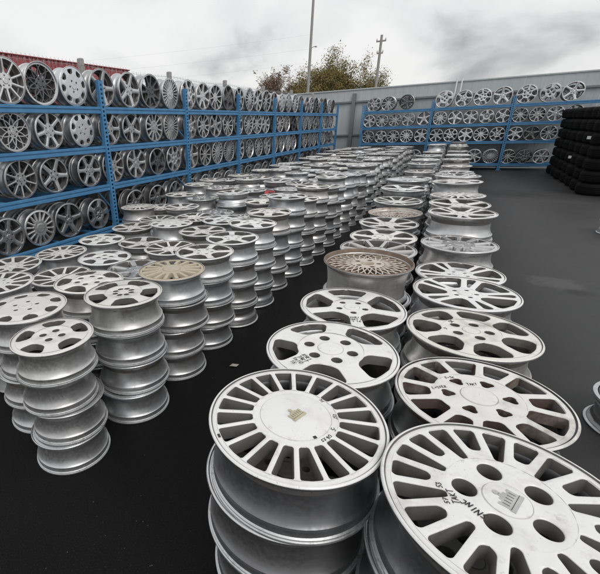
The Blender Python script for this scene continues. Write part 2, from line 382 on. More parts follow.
def hub_vf(rc, r0, z, m_, rl, hl, depth, lod, shape='round'):
    V, F, I = [], [], []
    if not m_:
        v, f, _ = lathe([(rc, z), (r0+.0005, z), (r0+.001, z-.002)], (128, 72, 28, 20)[lod]); return v, f, [1]*len(f)
    full = pi/m_
    K = (56, 36, 14, 8)[lod]
    corner = [(rc*cos(full)-rl, rc*sin(full)), (r0*cos(full)-rl, r0*sin(full))]
    angs = [2*pi*k/K for k in range(K)]
    ca = [atan2(y, x) for x, y in corner]; ca += [-a_ for a_ in ca]
    angs = [a_ for a_ in angs if all(abs((a_-c+pi) % (2*pi)-pi) > .06 for c in ca)]+[c % (2*pi) for c in ca]
    angs.sort()
    def inside(x, y):
        r = hypot(x, y); return rc <= r <= r0 and abs(atan2(y, x)) <= full+1e-9
    loops = []
    for a_ in angs:
        lo, hi = hl, r0*2
        for _ in range(40):
            mid = (lo+hi)/2
            if inside(rl+mid*cos(a_), mid*sin(a_)): lo = mid
            else: hi = mid
        hh = hl
        if shape == 'tri': hh = hl*(1+.17*cos(3*(a_-pi)))
        loops.append(((rl+lo*cos(a_), lo*sin(a_)), [(rl+(hh*k)*cos(a_), hh*k*sin(a_)) for k in (1.12, 1.03, 1.0, .93)]))
    n_ = len(angs)
    for s_ in range(m_):
        base = len(V); th = 2*pi*s_/m_; ct, st_ = cos(th), sin(th)
        for lv in range(5):
            zz_ = (z, z, z-.001, z-.0025, z-depth)[lv]
            for (o, hs) in loops:
                x, y = o if lv == 0 else hs[lv-1]
                if lv == 0: x *= 1.0004; y *= 1.0004
                V.append((x*ct-y*st_, x*st_+y*ct, zz_))
        for lv in range(4):
            for k in range(n_):
                k2 = (k+1) % n_
                F.append((base+lv*n_+k, base+lv*n_+k2, base+(lv+1)*n_+k2, base+(lv+1)*n_+k)); I.append(3 if lv == 3 else 1)
    v, f, _ = lathe([(r0-.007, z-.0005), (r0+.0012, z-.0005)], (128, 72, 28, 20)[lod]); o = len(V); V += v; F += [tuple(q+o for q in ff) for ff in f]; I += [1]*len(f)
    return V, F, I
def cap_vf(rc, z, dome, lod, style='dome'):
    if style == 'bore':   # open centre bore with an inner ring
        prof = [(rc+.0004, z+.0003), (rc-.0015, z-.003), (rc-.002, z-.022), (rc*.55, z-.024), (rc*.50, z-.05)]
    elif style == 'plate':
        prof = [(rc+.0004, z+.0002), (rc-.0006, z-.0016), (rc-.0014, z-.0016), (rc-.0020, z+.0012), (rc*.8, z+.002+dome*.4), (rc*.4, z+.002+dome*.85), (.0008, z+.002+dome)]
    else:
        prof = [(rc+.0004, z+.0003), (rc-.0008, z-.003), (rc-.0018, z-.003), (rc-.0025, z+.0015), (rc*.72, z+.0025+dome*.5), (rc*.66, z+.0015+dome*.6), (rc*.3, z+.0015+dome), (.0008, z+.0015+dome)]
    v, f, _ = lathe(prof, (56, 36, 18, 12)[lod]); return v, f

def evenly(n, off=0): return [off+2*pi*k/n for k in range(n)]
def simple(n, r0, r1, w0, w1, depth=.028, fil=.018, bev=.0022, crown=.0012, bow=0, **k):
    f = pi/n
    return (dict(fullL=f, fullR=f, hL=(w0, w1, bow), hR=(w0, w1, bow), rsL=r0, rsR=r0, depth=depth, bev=bev, crown=crown, fil=fil, skew=0, **k), evenly(n))
def pairs(n, r0, gapdeg, w0, w1, rs_gap, depth=.028, fil=.016, crown=.0008, bev=.002, re_gap=None, wi=None):
    """n pairs of spokes: a wide window between pairs, a narrow slot inside each pair"""
    wide = pi/n-radians(gapdeg); nar = radians(gapdeg)
    wi = wi or (w0, w1)
    A = dict(fullL=wide, fullR=nar, hL=(w0, w1), hR=wi, rsL=r0, rsR=rs_gap, depth=depth, bev=bev, crown=crown, fil=fil, skew=0)
    if re_gap: A['reR'] = re_gap
    B = dict(A); B.update(fullL=nar, fullR=wide, hL=wi, hR=(w0, w1), rsL=rs_gap, rsR=r0)
    if re_gap: B.pop('reR'); B['reL'] = re_gap
    return [(A, [2*pi*k/n-nar for k in range(n)]), (B, [2*pi*k/n+nar for k in range(n)])]
def lattice(n, r0, d, w, depth=.016):
    A = dict(fullL=9, fullR=9, hL=(w, w), hR=(w, w), rsL=0, rsR=0, depth=depth, bev=.0015, crown=.0008, fil=.001, skew=d)
    B = dict(A); B['skew'] = -d
    return [(A, evenly(n)), (B, evenly(n))]
DES = {}
def design(name, desc, r0, r1, zh, zr, spokes, hub, cap, style='bell', face='paint', depth=.03, curve=1.0, capmat=None, stripe=None):
    DES[name] = dict(desc=desc, r0=r0, r1=r1, zh=zh, zr=zr, spokes=spokes, hub=hub, cap=cap, style=style, face=face, depth=depth, curve=curve, capmat=capmat, stripe=stripe)
# hub = (lugs, lug circle radius, hole radius, shape); cap = (radius, dome, style)
design('twenty', 'twenty spoke', .104, .195, .178, .1735, [simple(20, .104, .195, .0056, .0060, .034, .008, .0016, .0012)], (0, 0, 0, ''), (.087, .003, 'plate'))
design('slots', 'slotted five hole', .101, .195, .178, .1735, pairs(10, .101, 9, .0088, .0075, .124, .034, .012, .0006, wi=(.0085, .0078)), (5, .067, .0212, 'round'), (.040, .001, 'plate'))
design('sixhole', 'six hole double slotted', .110, .194, .174, .1720, pairs(6, .110, 13, .012, .011, .122, .034, .012, .0006, wi=(.0095, .0085)), (6, .077, .0165, 'tri'), (.046, .004, 'dome'), stripe=True)
design('seven', 'seven window', .096, .193, .178, .1735, [simple(7, .096, .193, .013, .017, .034, .034, .003, .001)], (5, .058, .0165, 'round'), (.030, .003, 'dome'))
design('splitfive', 'split five spoke', .070, .195, .166, .1735, pairs(5, .070, 9.5, .016, .013, .088, .034, .022, .0006, wi=(.0100, .0105)), (5, .046, .010, 'round'), (.030, .003, 'dome'))
design('fivewide', 'broad five spoke', .108, .194, .180, .1735, [simple(5, .108, .194, .034, .040, .036, .024, .003, .002)], (6, .072, .0175, 'round'), (.043, .006, 'dome'))
design('fiveslim', 'open five spoke', .082, .193, .172, .1735, [simple(5, .082, .193, .022, .025, .034, .022, .003, .002)], (5, .055, .0125, 'round'), (.033, .004, 'dome'))
design('mesh', 'fine mesh', .078, .186, .160, .150, lattice(26, .078, radians(20), .0034), (5, .054, .0125, 'round'), (.033, .002, 'bore'), 'cone')
design('meshwide', 'mesh spoked', .066, .186, .150, .160, lattice(10, .066, radians(26), .0062, .02), (5, .047, .009, 'round'), (.030, .004, 'dome'), 'step')
design('fourfive', 'flat five spoke four hole', .106, .186, .177, .1735, [simple(5, .106, .186, .030, .042, .034, .026, .003, .0015)], (4, .051, .0195, 'round'), (.022, .0, 'plate'))
design('ringhub', 'five window ring hub', .104, .191, .178, .1735, [simple(5, .104, .191, .024, .040, .034, .022, .003, .0015)], (8, .047, .0158, 'round'), (.028, .003, 'dome'))
design('turbine', 'sixteen spoke turbine', .086, .190, .178, .1735, pairs(8, .086, 10.5, .010, .011, .098, .03, .010, .0012, wi=(.0095, .0115)), (0, 0, 0, ''), (.058, .004, 'dome'))
design('star', 'star shaped five spoke', .066, .196, .164, .1735, [simple(5, .066, .196, .030, .023, .036, .024, .004, .003)], (5, .047, .010, 'round'), (.028, .004, 'dome'), 'step', 'silver')
design('petal', 'seven spoke', .076, .194, .164, .1735, [simple(7, .076, .194, .020, .019, .034, .020, .003, .002)], (5, .052, .009, 'round'), (.030, .004, 'dome'), 'step', 'silver')
design('six', 'six spoke', .078, .193, .168, .1735, [simple(6, .078, .193, .021, .022, .034, .026, .003, .002)], (5, .053, .010, 'round'), (.031, .004, 'dome'), 'bell', 'silver')
design('ten', 'ten spoke', .070, .195, .162, .1735, [simple(10, .070, .195, .0105, .009, .03, .012, .002, .0015)], (5, .049, .008, 'round'), (.031, .004, 'dome'), 'step', 'silver')
design('fins', 'many finned', .080, .192, .172, .1735, [simple(22, .080, .192, .0055, .0080, .026, .006, .0014, .001)], (5, .056, .009, 'round'), (.036, .004, 'dome'), 'step', 'silver')
design('ovals', 'eight window', .128, .186, .178, .1735, [simple(8, .128, .186, .026, .028, .032, .026, .003, .001)], (5, .060, .012, 'round'), (.036, .003, 'dome'), 'bell', 'silver')
design('yspoke', 'double five spoke', .074, .195, .164, .1735, pairs(5, .074, 15, .0125, .012, .100, .03, .016, .0012, wi=(.011, .0105)), (5, .050, .009, 'round'), (.031, .004, 'dome'), 'step', 'silver')
design('twelve', 'twelve spoke', .088, .191, .170, .1735, [simple(12, .088, .191, .0105, .0115, .03, .012, .002, .001)], (5, .060, .011, 'round'), (.034, .003, 'dome'), 'bell', 'silver')
NEARW = ['twenty', 'slots', 'sixhole', 'seven', 'splitfive', 'fivewide', 'fiveslim', 'fourfive', 'ringhub']

CACHE = {}
def parts_of(name, lod):
    """list of (part name, verts, faces, material key, rotations)"""
    key = (name, lod)
    if key in CACHE: return CACHE[key]
    d = DES[name]; res = []
    r0, r1, zh, zr, cv = d['r0'], d['r1'], d['zh'], d['zr'], d['curve']
    def zf(r):
        s = min(1, max(0, (r-r0)/(r1-r0))); s = s*s*(3-2*s)*.5+s*.5
        return zh+(zr-zh)*s
    prof, nb = rim_profile(r1, zr, d['depth'], d['style'], lod)
    seg = (128, 72, 28, 20)[lod]
    idx = [0 if i < nb+2 else 1 for i in range(len(prof)-1)]
    if lod < 2:
        for i in range(len(prof)-7, len(prof)-1): idx[i] = 3
    elif lod == 2: idx[-1] = idx[-2] = idx[-3] = 3
    else: idx[-1] = 3
    fl = {'bell': 8, 'step': 5, 'cone': 5}[d['style']]
    for i in range(fl if lod < 2 else 3 if lod == 2 else 2): idx[i] = 4
    if lod < 2 and d['zr'] >= W0-.008: idx[nb+5] = 3; idx[nb+6] = 3
    if d['stripe'] and lod < 2: idx[nb+5] = 2; idx[nb+6] = 2; idx[nb+7] = 2
    V, F, I = lathe(prof, seg, idx); res.append(('rim', V, F, I, None))
    for sp, angs in d['spokes']:
        V, F, I = spoke_vf(r0, r1, zf, lod=lod, **sp); res.append(('spoke', V, F, I, angs))
    V, F, I = hub_vf(d['cap'][0], r0, zh, d['hub'][0], d['hub'][1], d['hub'][2], .034, lod, d['hub'][3]); res.append(('hub', V, F, I, None))
    V, F = cap_vf(d['cap'][0], zh, d['cap'][1], lod, d['cap'][2]); res.append(('center_cap', V, F, None, None))
    CACHE[key] = res; return res
MCACHE = {}
def mat_for(name, key, face): return M[face]
def part_meshes(name, lod, face, barrel='barrel'):
    key = (name, lod, face, barrel)
    if key in MCACHE: return MCACHE[key]
    res = []
    for pn, V, F, I, angs in parts_of(name, lod):
        dk = M['rust_dust'] if face == 'paint_rust' else M['cream'] if face == 'cream' else M['rusty'] if face == 'rusty' else M[face] if face in ('silver', 'dark', 'grimy') else M['dust']
        lipm = M['silver'] if face in ('dark', 'grimy') else M[face]
        mats = [M[barrel], lipm if pn == 'rim' else M['beige'] if face == 'rusty' else M[face], M['black_paint'], (M['rusty'] if face == 'rusty' else M['dust']) if pn == 'rim' else dk, M['flange']]
        res.append((pn, mesh(name+'_'+pn, V, F, mats, True, 40, I or [1]*len(F)), angs))
    MCACHE[key] = res; return res
def rot_v(V, a_):
    c, s = cos(a_), sin(a_); return [(x*c-y*s, x*s+y*c, z) for x, y, z in V]
JC = {}
def joined_vfi(name, lod):
    key = (name, lod)
    if key in JC: return JC[key]
    V, F, I = [], [], []
    for pn, v, f, ii, angs in parts_of(name, lod):
        for a_ in (angs or [0]):
            o = len(V); V += rot_v(v, a_) if a_ else v
            F += [tuple(q+o for q in ff) for ff in f]; I += ii if ii else [1]*len(f)
    JC[key] = (V, F, I); return JC[key]
def joined_mesh(name, lod, face, barrel='barrel'):
    key = ('J', name, lod, face)
    if key not in MCACHE:
        V, F, I = joined_vfi(name, lod); MCACHE[key] = mesh(name+'_wheel', V, F, [M[barrel], M[face], M['black_paint'], M['dust'], M['flange']], True, 40, I)
    return MCACHE[key]

def wheel_thing(name, dname, mtx, tint, lod, face=None, single=False, barrel='barrel'):
    """an alloy wheel: Empty at its base with rim, spokes, hub and cap; far ones are one mesh"""
    face = face or DES[dname]['face']
    col = tuple(tint) if len(tint) == 4 else (*tint, .6)
    if single:
        o = mobj(name, joined_mesh(dname, lod, face, barrel)); o.matrix_world = mtx; o.color = col; return o
    o = bpy.data.objects.new(name, None); o.empty_display_size = .1; link(o); o.matrix_world = mtx
    for pn, me, angs in part_meshes(dname, lod, face, barrel):
        for a_ in (angs or [0]):
            c = mobj(pn, me, o); c.rotation_euler = (0, 0, a_); c.color = col
    return o

# ------------------------------------------------------------------ ground
def sheet(name, xs, ys, z, mat):
    V = [(x, y, z) for y in ys for x in xs]; n_ = len(xs)
    F = [(j*n_+i, j*n_+i+1, (j+1)*n_+i+1, (j+1)*n_+i) for j in range(len(ys)-1) for i in range(n_-1)]
    return mesh(name, V, F, mat, False)
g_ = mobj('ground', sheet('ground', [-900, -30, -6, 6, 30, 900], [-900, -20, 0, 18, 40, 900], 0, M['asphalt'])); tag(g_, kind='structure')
# ------------------------------------------------------------------ back wall, its posts, poles
def corrugated(name, x0, x1, z0, z1, y, pitch, amp, mat):
    """profiled sheet in the XZ plane"""
    V, F = [], []; n_ = int(round((x1-x0)/pitch)); xs = []
    for i in range(n_):
        b_ = x0+i*pitch
        for f_, d_ in ((0, 0), (.42, 0), (.50, amp), (.92, amp)): xs.append((b_+f_*pitch, y-d_))
    xs.append((x1, y))
    for (x, yy) in xs: V += [(x, yy, z0), (x, yy, z1)]
    F = [(2*i, 2*i+2, 2*i+3, 2*i+1) for i in range(len(xs)-1)]
    return mesh(name, V, F, mat, False)
wall = tag(empty('boundary_wall', (0, 16.75, 0)), 'tall grey sheet metal boundary wall behind the racks', 'wall')
WX = [-14, -11, -8, -5.6, -3.72, -2.0, -.5, 1.2, 3.0, 5.0, 7.5, 10, 13]
for i in range(len(WX)-1):
    x0, x1 = WX[i]+.0005, WX[i+1]-.0005
    n_ = max(1, round((x1-x0)/.25)); mobj('wall_panel', corrugated('wall_panel', x0, x1, .02, 2.60, 0, (x1-x0)/n_, .0035, M['wall']), wall)
    mobj('top_cap', boxes('top_cap', [(x0, x1, -.03, .03, 2.602, 2.645)], M['wall'], .006), wall)
for x in (-8, -3.72, 5.0, 10): mobj('post', boxes('wall_post', [(x-.06, x+.06, -.105, -.095, 0, 2.5), (x-.012, x+.012, -.095, -.02, 0, 2.5), (x-.06, x+.06, -.02, -.0135, 0, 2.5)], M['wall_post']), wall)
for z in (2.22, 1.1): mobj('rail', boxes('wall_rail', [(-14, 13, -.075, -.0135, z-.03, z+.03)], M['wall_post'], .004), wall)
for i, x in enumerate((-.60, -.46)):
    o = mobj('leaning_pipe', tubes('leaning_pipe', [([(x, 16.35, .02), (x+.02, 16.63, 2.70)], [.022, .022])], M['white_pole'], 10))
    tag(o, ['left one of two white pipes leaning on the grey wall', 'right one of two white pipes leaning on the grey wall'][i], 'pipe', 'pipes leaning on the back wall')

# ------------------------------------------------------------------ racks
def post_mesh(name, h, mat, w=.075):
    """perforated upright, face towards +Y in its own frame: width along X"""
    L = [(-w/2, -w/2+.022, 0, .003, 0, h), (w/2-.022, w/2, 0, .003, 0, h), (-w/2, -w/2+.003, -.05, 0, 0, h), (w/2-.003, w/2, -.05, 0, 0, h)]
    z = .0
    while z < h-.03:
        L.append((-w/2+.022, w/2-.022, 0, .003, z, z+.026)); z += .05
    L.append((-w/2-.03, w/2+.03, -.08, .03, -.0, .006))
    return boxes(name, L, mat)
BEAM = {}
def beam_mesh(L_):
    k = round(L_, 3)
    if k not in BEAM:
        BEAM[k] = boxes('beam', [(0, L_, -.046, -.006, -.078, -.001), (0, L_, -.006, .004, -.078, -.046), (0, L_, -.006, .004, -.030, 0), (-.004, .002, -.05, .0065, -.12, .03), (L_-.002, L_+.004, -.05, .0065, -.12, .03)], M['blue'], .0025)
    return BEAM[k]
def rack(name, label, origin, rz, ends, shelves, h, depth, back_h=None):
    """ends: post positions along the local X axis; front face at local y=0 looking to +Y"""
    r = tag(empty(name, origin, rz), label, 'rack')
    pm = post_mesh('post', h, M['blue'])
    for x in ends:
        o = mobj('post', pm, r, (x, .012, 0))
        o = mobj('back_post', pm, r, (x, -depth, 0)); o.rotation_euler = (0, 0, pi)
        segs = []
        for i in range(4):
            z0 = .15+i*.42; a_, b_ = (-.055, -depth+.055) if i % 2 else (-depth+.055, -.055)
            segs.append(([(x, a_, z0), (x, b_, z0+.42)], [.012, .012]))
        mobj('side_brace', tubes('side_brace', segs, M['blue'], 6), r)
    for i in range(len(ends)-1):
        L_ = ends[i+1]-ends[i]-.079
        for z in shelves:
            mobj('beam', beam_mesh(L_), r, (ends[i]+.0395, 0, z))
            o = mobj('back_beam', beam_mesh(L_), r, (ends[i+1]-.0395, -depth-.012, z)); o.rotation_euler = (0, 0, pi)
            for q in (.2, .5, .8):
                mobj('deck_bar', deck, r, (ends[i]+q*(ends[i+1]-ends[i]), -depth/2, z-.012))
    return r
deck = boxes('deck_bar', [(-.02, .02, -.245, .25-.002, -.03, .0)], M['blue'], .002)
LEFT_SH = [1.84, 1.38, .895, .33]; BACK_SH = [1.86, 1.36, .85, .20]
LP = [2.20+1.925*k for k in range(8)]
# left rack runs along +Y, front towards +X: local X -> -Y (rotate by -90 deg), so local x = -y
lr = rack('storage_rack', 'long blue steel shelving rack full of wheels along the left side', (-4.0, 0, 0), -pi/2, [-y for y in reversed(LP)], LEFT_SH, 2.14, .58)
br = rack('storage_rack', 'blue steel shelving rack full of wheels along the back wall', (0, 15.92, 0), pi, [-3.10, -1.0, 1.10, 3.20], BACK_SH, 2.08, .56)

# ------------------------------------------------------------------ wheels: gather all, then give the 300 largest their own objects
WH = []
def add_wheel(mtx, dname, tint, label, group, vis, face=None, barrel='barrel', lod=None, custom=None, hidden=False, centre=None, rad=R0):
    c = centre if centre is not None else mtx.translation
    px, py, z = project(c)
    diam = 2*rad*FPX/max(z, .3)
    inframe = 1 if (-diam*.3 < px-16 and px < 584+diam*.3 and py < 574+diam*.3) else 0
    WH.append(dict(m=mtx, d=dname, tint=tint, label=label, group=group, score=diam*diam*vis*inframe, diam=diam, face=face, custom=custom, hidden=hidden, vis=vis*inframe, barrel=barrel))
    return WH[-1]
def tint_for(rnd, lo=.78, hi=1.05, warm=.04):
    v = rnd.uniform(lo, hi); w_ = rnd.uniform(-warm*.4, warm)
    return (v*(1+w_), v, v*(1-w_), rnd.choice((.1, .4, .6, .9, 1.5)))
TOPS = ['fiveslim', 'seven', 'splitfive', 'fourfive', 'ten', 'six', 'twelve', 'turbine', 'fivewide', 'yspoke', 'ovals', 'petal', 'star', 'ringhub', 'slots']
def height_for(x, y, py):
    lo, hi = .2, 1.3
    for _ in range(40):
        mid = (lo+hi)/2
        if project((x, y, mid))[1] > py: lo = mid
        else: hi = mid
    return (lo+hi)/2
def stack(x, y, h, where, order, group, vis_low, rnd, top=None, phi=None, tint=None, face=None, tilt=None, scale=1.0, custom=None, topword=None, n_=None, barrel='barrel'):
    n_ = n_ or max(2, round(h/.174)); pitch = h/n_
    for k in range(n_):                     # k = 0 is the lowest
        is_top = k == n_-1
        dn = top if (is_top and top) else rnd.choice(TOPS)
        if not is_top: dn = rnd.choice(['fiveslim', 'seven', 'six', 'turbine', 'fourfive', 'ten'])
        s = scale*(1.0 if is_top else rnd.uniform(.955, 1.0))
        jx, jy = (0, 0) if is_top else (rnd.gauss(0, .009), rnd.gauss(0, .009))
        tl = tilt if (is_top and tilt) else (rnd.gauss(0, .010), rnd.gauss(0, .010))
        if not is_top: tl = (0, 0)
        ph = phi if (is_top and phi is not None) else rnd.uniform(0, 2*pi)
        mtx = Matrix.Translation((x+jx, y+jy, k*pitch)) @ Matrix.Rotation(tl[0], 4, 'X') @ Matrix.Rotation(tl[1], 4, 'Y') @ Matrix.Rotation(ph, 4, 'Z') @ Matrix.Diagonal((s, s, pitch/W0, 1))
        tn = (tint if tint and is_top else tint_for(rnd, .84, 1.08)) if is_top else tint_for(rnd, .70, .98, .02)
        fc = face if is_top else 'grimy'  # 'grimy' is the painted shade on faces covered by the wheel above
        if is_top and not fc: fc = 'paint' if rnd.random() < .86 else 'silver'
        word = topword if (is_top and topword) else None
        if is_top:
            lab = word or f"{'silver' if fc == 'silver' else 'white'} {DES[dn]['desc']} wheel topping {order}, {where}"
            vis = 1.0
        else:
            lab = f"silver wheel {['', 'second', 'third', 'fourth', 'fifth', 'sixth'][n_-1-k]} from top of {order}, {where}"
            vis = vis_low
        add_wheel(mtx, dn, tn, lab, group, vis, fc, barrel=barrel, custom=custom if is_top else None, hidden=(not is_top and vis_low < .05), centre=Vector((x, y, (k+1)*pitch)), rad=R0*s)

rnd = random.Random(5)
GR = 'wheels stacked in the right double row'; GL = 'wheels stacked in the left block'
# --- right double row: left file
def xl(y): return -.24-.06*(y-.79) if y < 5 else -.4926-.018*(y-5)
def xr(y): return .180-.045*(y-.75) if y < 5 else -.0213-.015*(y-5)
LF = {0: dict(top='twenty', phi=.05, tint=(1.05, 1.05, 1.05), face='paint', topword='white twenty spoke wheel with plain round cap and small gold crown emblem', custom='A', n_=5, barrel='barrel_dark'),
      1: dict(top='fivewide', phi=radians(241), tint=(1.05, 1.05, 1.05), face='paint', topword='white broad five spoke wheel with six holes and black handwriting', custom='F'),
      2: dict(top='fiveslim', phi=radians(-70), tint=(1.03, 1.03, 1.03), face='paint', topword='white open five spoke wheel with handwriting on its front spoke', custom='G'),
      3: dict(top='mesh', phi=.3, tint=(1.0, .97, .93), face='rusty', topword='rusty brown fine mesh wheel with tall plain sides'),
      7: dict(top='mesh', phi=.1, tint=(.92, .90, .88, 1.5), face='beige', topword='greyish beige mesh wheel further along the left file of the right double row')}
LPY = {0: 416, 1: 349, 2: 306, 3: 260, 4: 248, 5: 236, 6: 222.5, 7: 212, 8: 200, 9: 187.6, 10: 179}
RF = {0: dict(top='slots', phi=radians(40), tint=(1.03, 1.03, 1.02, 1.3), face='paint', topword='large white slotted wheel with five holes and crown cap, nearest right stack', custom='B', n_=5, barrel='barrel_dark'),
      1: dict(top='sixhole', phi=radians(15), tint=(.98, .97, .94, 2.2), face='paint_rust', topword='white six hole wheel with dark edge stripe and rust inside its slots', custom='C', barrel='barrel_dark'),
      2: dict(top='seven', phi=radians(10), tint=(.98, .96, .90, 1.8), face='paint', topword='off white seven window wheel with five round holes in the right row', custom='D'),
      3: dict(top='splitfive', phi=radians(-62), tint=(1.05, 1.05, 1.06), face='paint', topword='clean white wheel with split five spokes in the right row'),
      4: dict(top='splitfive', phi=radians(-20), tint=(1.05, 1.05, 1.06), face='paint', topword='clean white split five spoke wheel half hidden behind its twin')}
RPY = {0: 500, 1: 396, 2: 331, 3: 291.5, 4: 272.6, 5: 243, 6: 212, 7: 203, 8: 194.6, 9: 181, 10: 174}
for k in range(33):
    y = .79+.435*k
    if y > 15.0: break
    x = xl(y)+rnd.uniform(-.012, .012)*(k > 3)
    h = min(.98, max(.52, height_for(x, y, LPY[k]))) if k in LPY else rnd.choice([.70, .74, .80, .84, .88, .91])
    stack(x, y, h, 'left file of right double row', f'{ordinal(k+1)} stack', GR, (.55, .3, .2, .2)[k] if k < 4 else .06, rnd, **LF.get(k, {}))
    y2 = .74+.445*k
    if y2 > 15.0: continue
    x = xr(y2)+rnd.uniform(-.012, .012)*(k > 3)
    h = min(.98, max(.52, height_for(x, y2, RPY[k]))) if k in RPY else rnd.choice([.70, .74, .80, .84, .88, .91])
    stack(x, y2, h, 'right file of right double row', f'{ordinal(k+1)} stack', GR, (.4, .25, .2, .15)[k] if k < 4 else .10, rnd, **RF.get(k, {}))
# --- left block, five columns
APY = {0: 335, 1: 292, 2: 269, 3: 251, 4: 237, 5: 222.5, 6: 211.5}
AF = {0: dict(top='fourfive', phi=radians(30), tint=(.97, .96, .93), face='paint', topword='off white flat five spoke wheel with four holes, nearest left stack', n_=4, scale=.88),
      1: dict(top='ringhub', phi=radians(62), tint=(.93, .92, .88), face='paint', topword='worn white five window wheel with dark ring of holes round its hub', n_=4),
      2: dict(top='turbine', phi=.2, tint=(1.05, 1.05, 1.05), face='cream', topword='cream beige sixteen spoke wheel on the third aisle stack', n_=4),
      3: dict(top='fiveslim', phi=.5, tint=(1, 1, .98), face='paint', n_=4), 4: dict(n_=4)}
CN = ['aisle column of left block', 'second column of left block', 'middle column of left block', 'fourth column of left block', 'rack side column, left block']
BX = [-1.425, -1.87, -2.32, -2.77, -3.22]
for c in range(5):
    y0 = (.98, 1.15, 1.30, 1.24, 1.42)[c]
    for k in range(32):
        y = y0+.468*k
        if y > 15.0: break
        if c == 0: y = (1.025, 1.50, 1.96, 2.40, 2.82, 3.25)[k] if k < 6 else 3.25+.445*(k-5)
        if c == 4 and k < 5: continue
        x = BX[c]-.008*min(k, 6)+rnd.uniform(-.02, .02)
        if c == 0: x = (-1.49, -1.465, -1.465, -1.485, -1.475, -1.50, -1.52)[k] if k < 7 else -1.50+rnd.uniform(-.02, .02)
        kw = {}
        if c == 0:
            h = min(.9, max(.6, height_for(x, y, APY[k]))) if k in APY else rnd.uniform(.76, .86)
            kw = AF.get(k, {}); vis = .42 if k < 12 else .22
        else:
            h = rnd.uniform(.60, .71) if k < 7 else rnd.uniform(.69, .80); vis = .03
            if c == 1 and k in (0, 1): vis = .12
            if c == 1: h = min(h, .70) if k < 6 else h
        if c == 2 and k == 9: h = .66; kw = dict(face='red', scale=.86, topword='red painted wheel among the pale stacks of the left block', tint=(1, 1, 1))
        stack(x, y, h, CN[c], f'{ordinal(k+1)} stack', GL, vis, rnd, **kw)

# --- wheels on the racks
def rack_wheel(axis, at, zc, front, dname, size, label, group, face=None, tint=None, phi=None, vis=.8, dep=1.0):
    s = size/R0; ph = rnd.uniform(0, 2*pi) if phi is None else phi
    sw = dep*s*rnd.uniform(.98, 1.08)
    if axis == 'x':   # looks to +X
        rot = Matrix(((0, 0, 1, 0), (0, -1, 0, 0), (1, 0, 0, 0), (0, 0, 0, 1)))
        pos = Vector((front-W0*sw, at, zc)); cen = Vector((front, at, zc))
        yaw = Matrix.Rotation(rnd.gauss(0, .03), 4, 'Z')
    else:             # looks to -Y
        rot = Matrix(((0, -1, 0, 0), (0, 0, -1, 0), (1, 0, 0, 0), (0, 0, 0, 1)))
        pos = Vector((at, front+W0*sw, zc)); cen = Vector((at, front, zc))
        yaw = Matrix.Rotation(rnd.gauss(0, .03), 4, 'Z')
    mtx = Matrix.Translation(pos) @ yaw @ rot @ Matrix.Rotation(ph, 4, 'Z') @ Matrix.Diagonal((s, s, sw, 1))
    t_ = tint or tint_for(rnd, .70, 1.12, .02)
    add_wheel(mtx, dname, t_, label, group, vis, face or 'silver', centre=cen, rad=size)
SHN = ['top shelf', 'second shelf', 'third shelf', 'bottom shelf']
LD = {0: [('ten', None), ('meshwide', 'dark'), ('ovals', None), ('star', None), ('star', None), ('yspoke', 'dark'), ('fins', None), ('seven', None), ('petal', None), ('ten', None), ('fiveslim', 'dark')],
      1: [('meshwide', None), ('petal', None), ('ovals', None), ('six', None), ('star', None), ('twelve', None), ('fins', None), ('seven', None), ('yspoke', None), ('six', None), ('ten', None)],
      2: [('ten', None), ('star', None), ('six', None), ('yspoke', None), ('petal', None), ('fiveslim', 'dark'), ('seven', None), ('star', None), ('ten', None), ('turbine', None), ('fins', None)],
      3: [('six', None), ('turbine', None), ('star', None), ('ringhub', None), ('fiveslim', None), ('six', None), ('petal', None), ('yspoke', None)]}
LY = {0: [2.86, 3.30, 3.73, 4.22, 4.74, 5.22, 5.70, 6.21, 6.69, 7.15, 7.62], 1: [2.83, 3.28, 3.78, 4.27, 4.72, 5.23, 5.66, 6.23, 6.66, 7.1, 7.62],
      2: [2.80, 3.26, 3.81, 4.25, 4.74, 5.24, 5.68, 6.22, 6.72, 7.15, 7.65], 3: [2.50, 2.93, 3.37, 3.86, 4.65, 5.20, 5.68, 6.20]}
RD = ['star', 'petal', 'six', 'ten', 'yspoke', 'twelve', 'fins', 'ovals', 'fiveslim', 'seven', 'meshwide', 'turbine']
GK = 'wheels standing on the long left rack'
for s_ in range(4):
    ys = list(LY[s_]); y = ys[-1]
    while y < 15.1: y += rnd.uniform(.455, .485); ys.append(y)
    ys = [y for y in ys if y < 15.45]
    for i, y in enumerate(ys):
        if s_ == 3 and i == 0: pass
        dn, fc = LD[s_][i] if i < len(LD[s_]) else (rnd.choice(RD), 'dark' if rnd.random() < .12 else None)
        size = min(rnd.uniform(.198, .215) if s_ else rnd.uniform(.212, .228), .5*min((y-ys[i-1]) if i else .46, (ys[i+1]-y) if i+1 < len(ys) else .46)*.985)
        if s_ == 0 and i in (1,): size = .216
        zc = LEFT_SH[s_]+size
        cname = {'dark': 'dark', None: 'silver'}[fc]
        lab = f"{cname} {DES[dn]['desc']} wheel, {ordinal(i+1)} from left on {SHN[s_]}, long left rack"
        rack_wheel('x', y, zc, -4.045+rnd.uniform(-.012, .008), dn, size, lab, GK, fc, vis=.55 if s_ < 3 else .35)
        s2 = min(size, .21)*(.96 if s_ == 0 else 1)   # second row behind
        rack_wheel('x', y+rnd.uniform(-.02, .02), LEFT_SH[s_]+s2, -4.30, rnd.choice(RD), s2, 'x', GK, 'silver', vis=1e-6, dep=1.12, tint=(.4, .4, .4, 1.5))
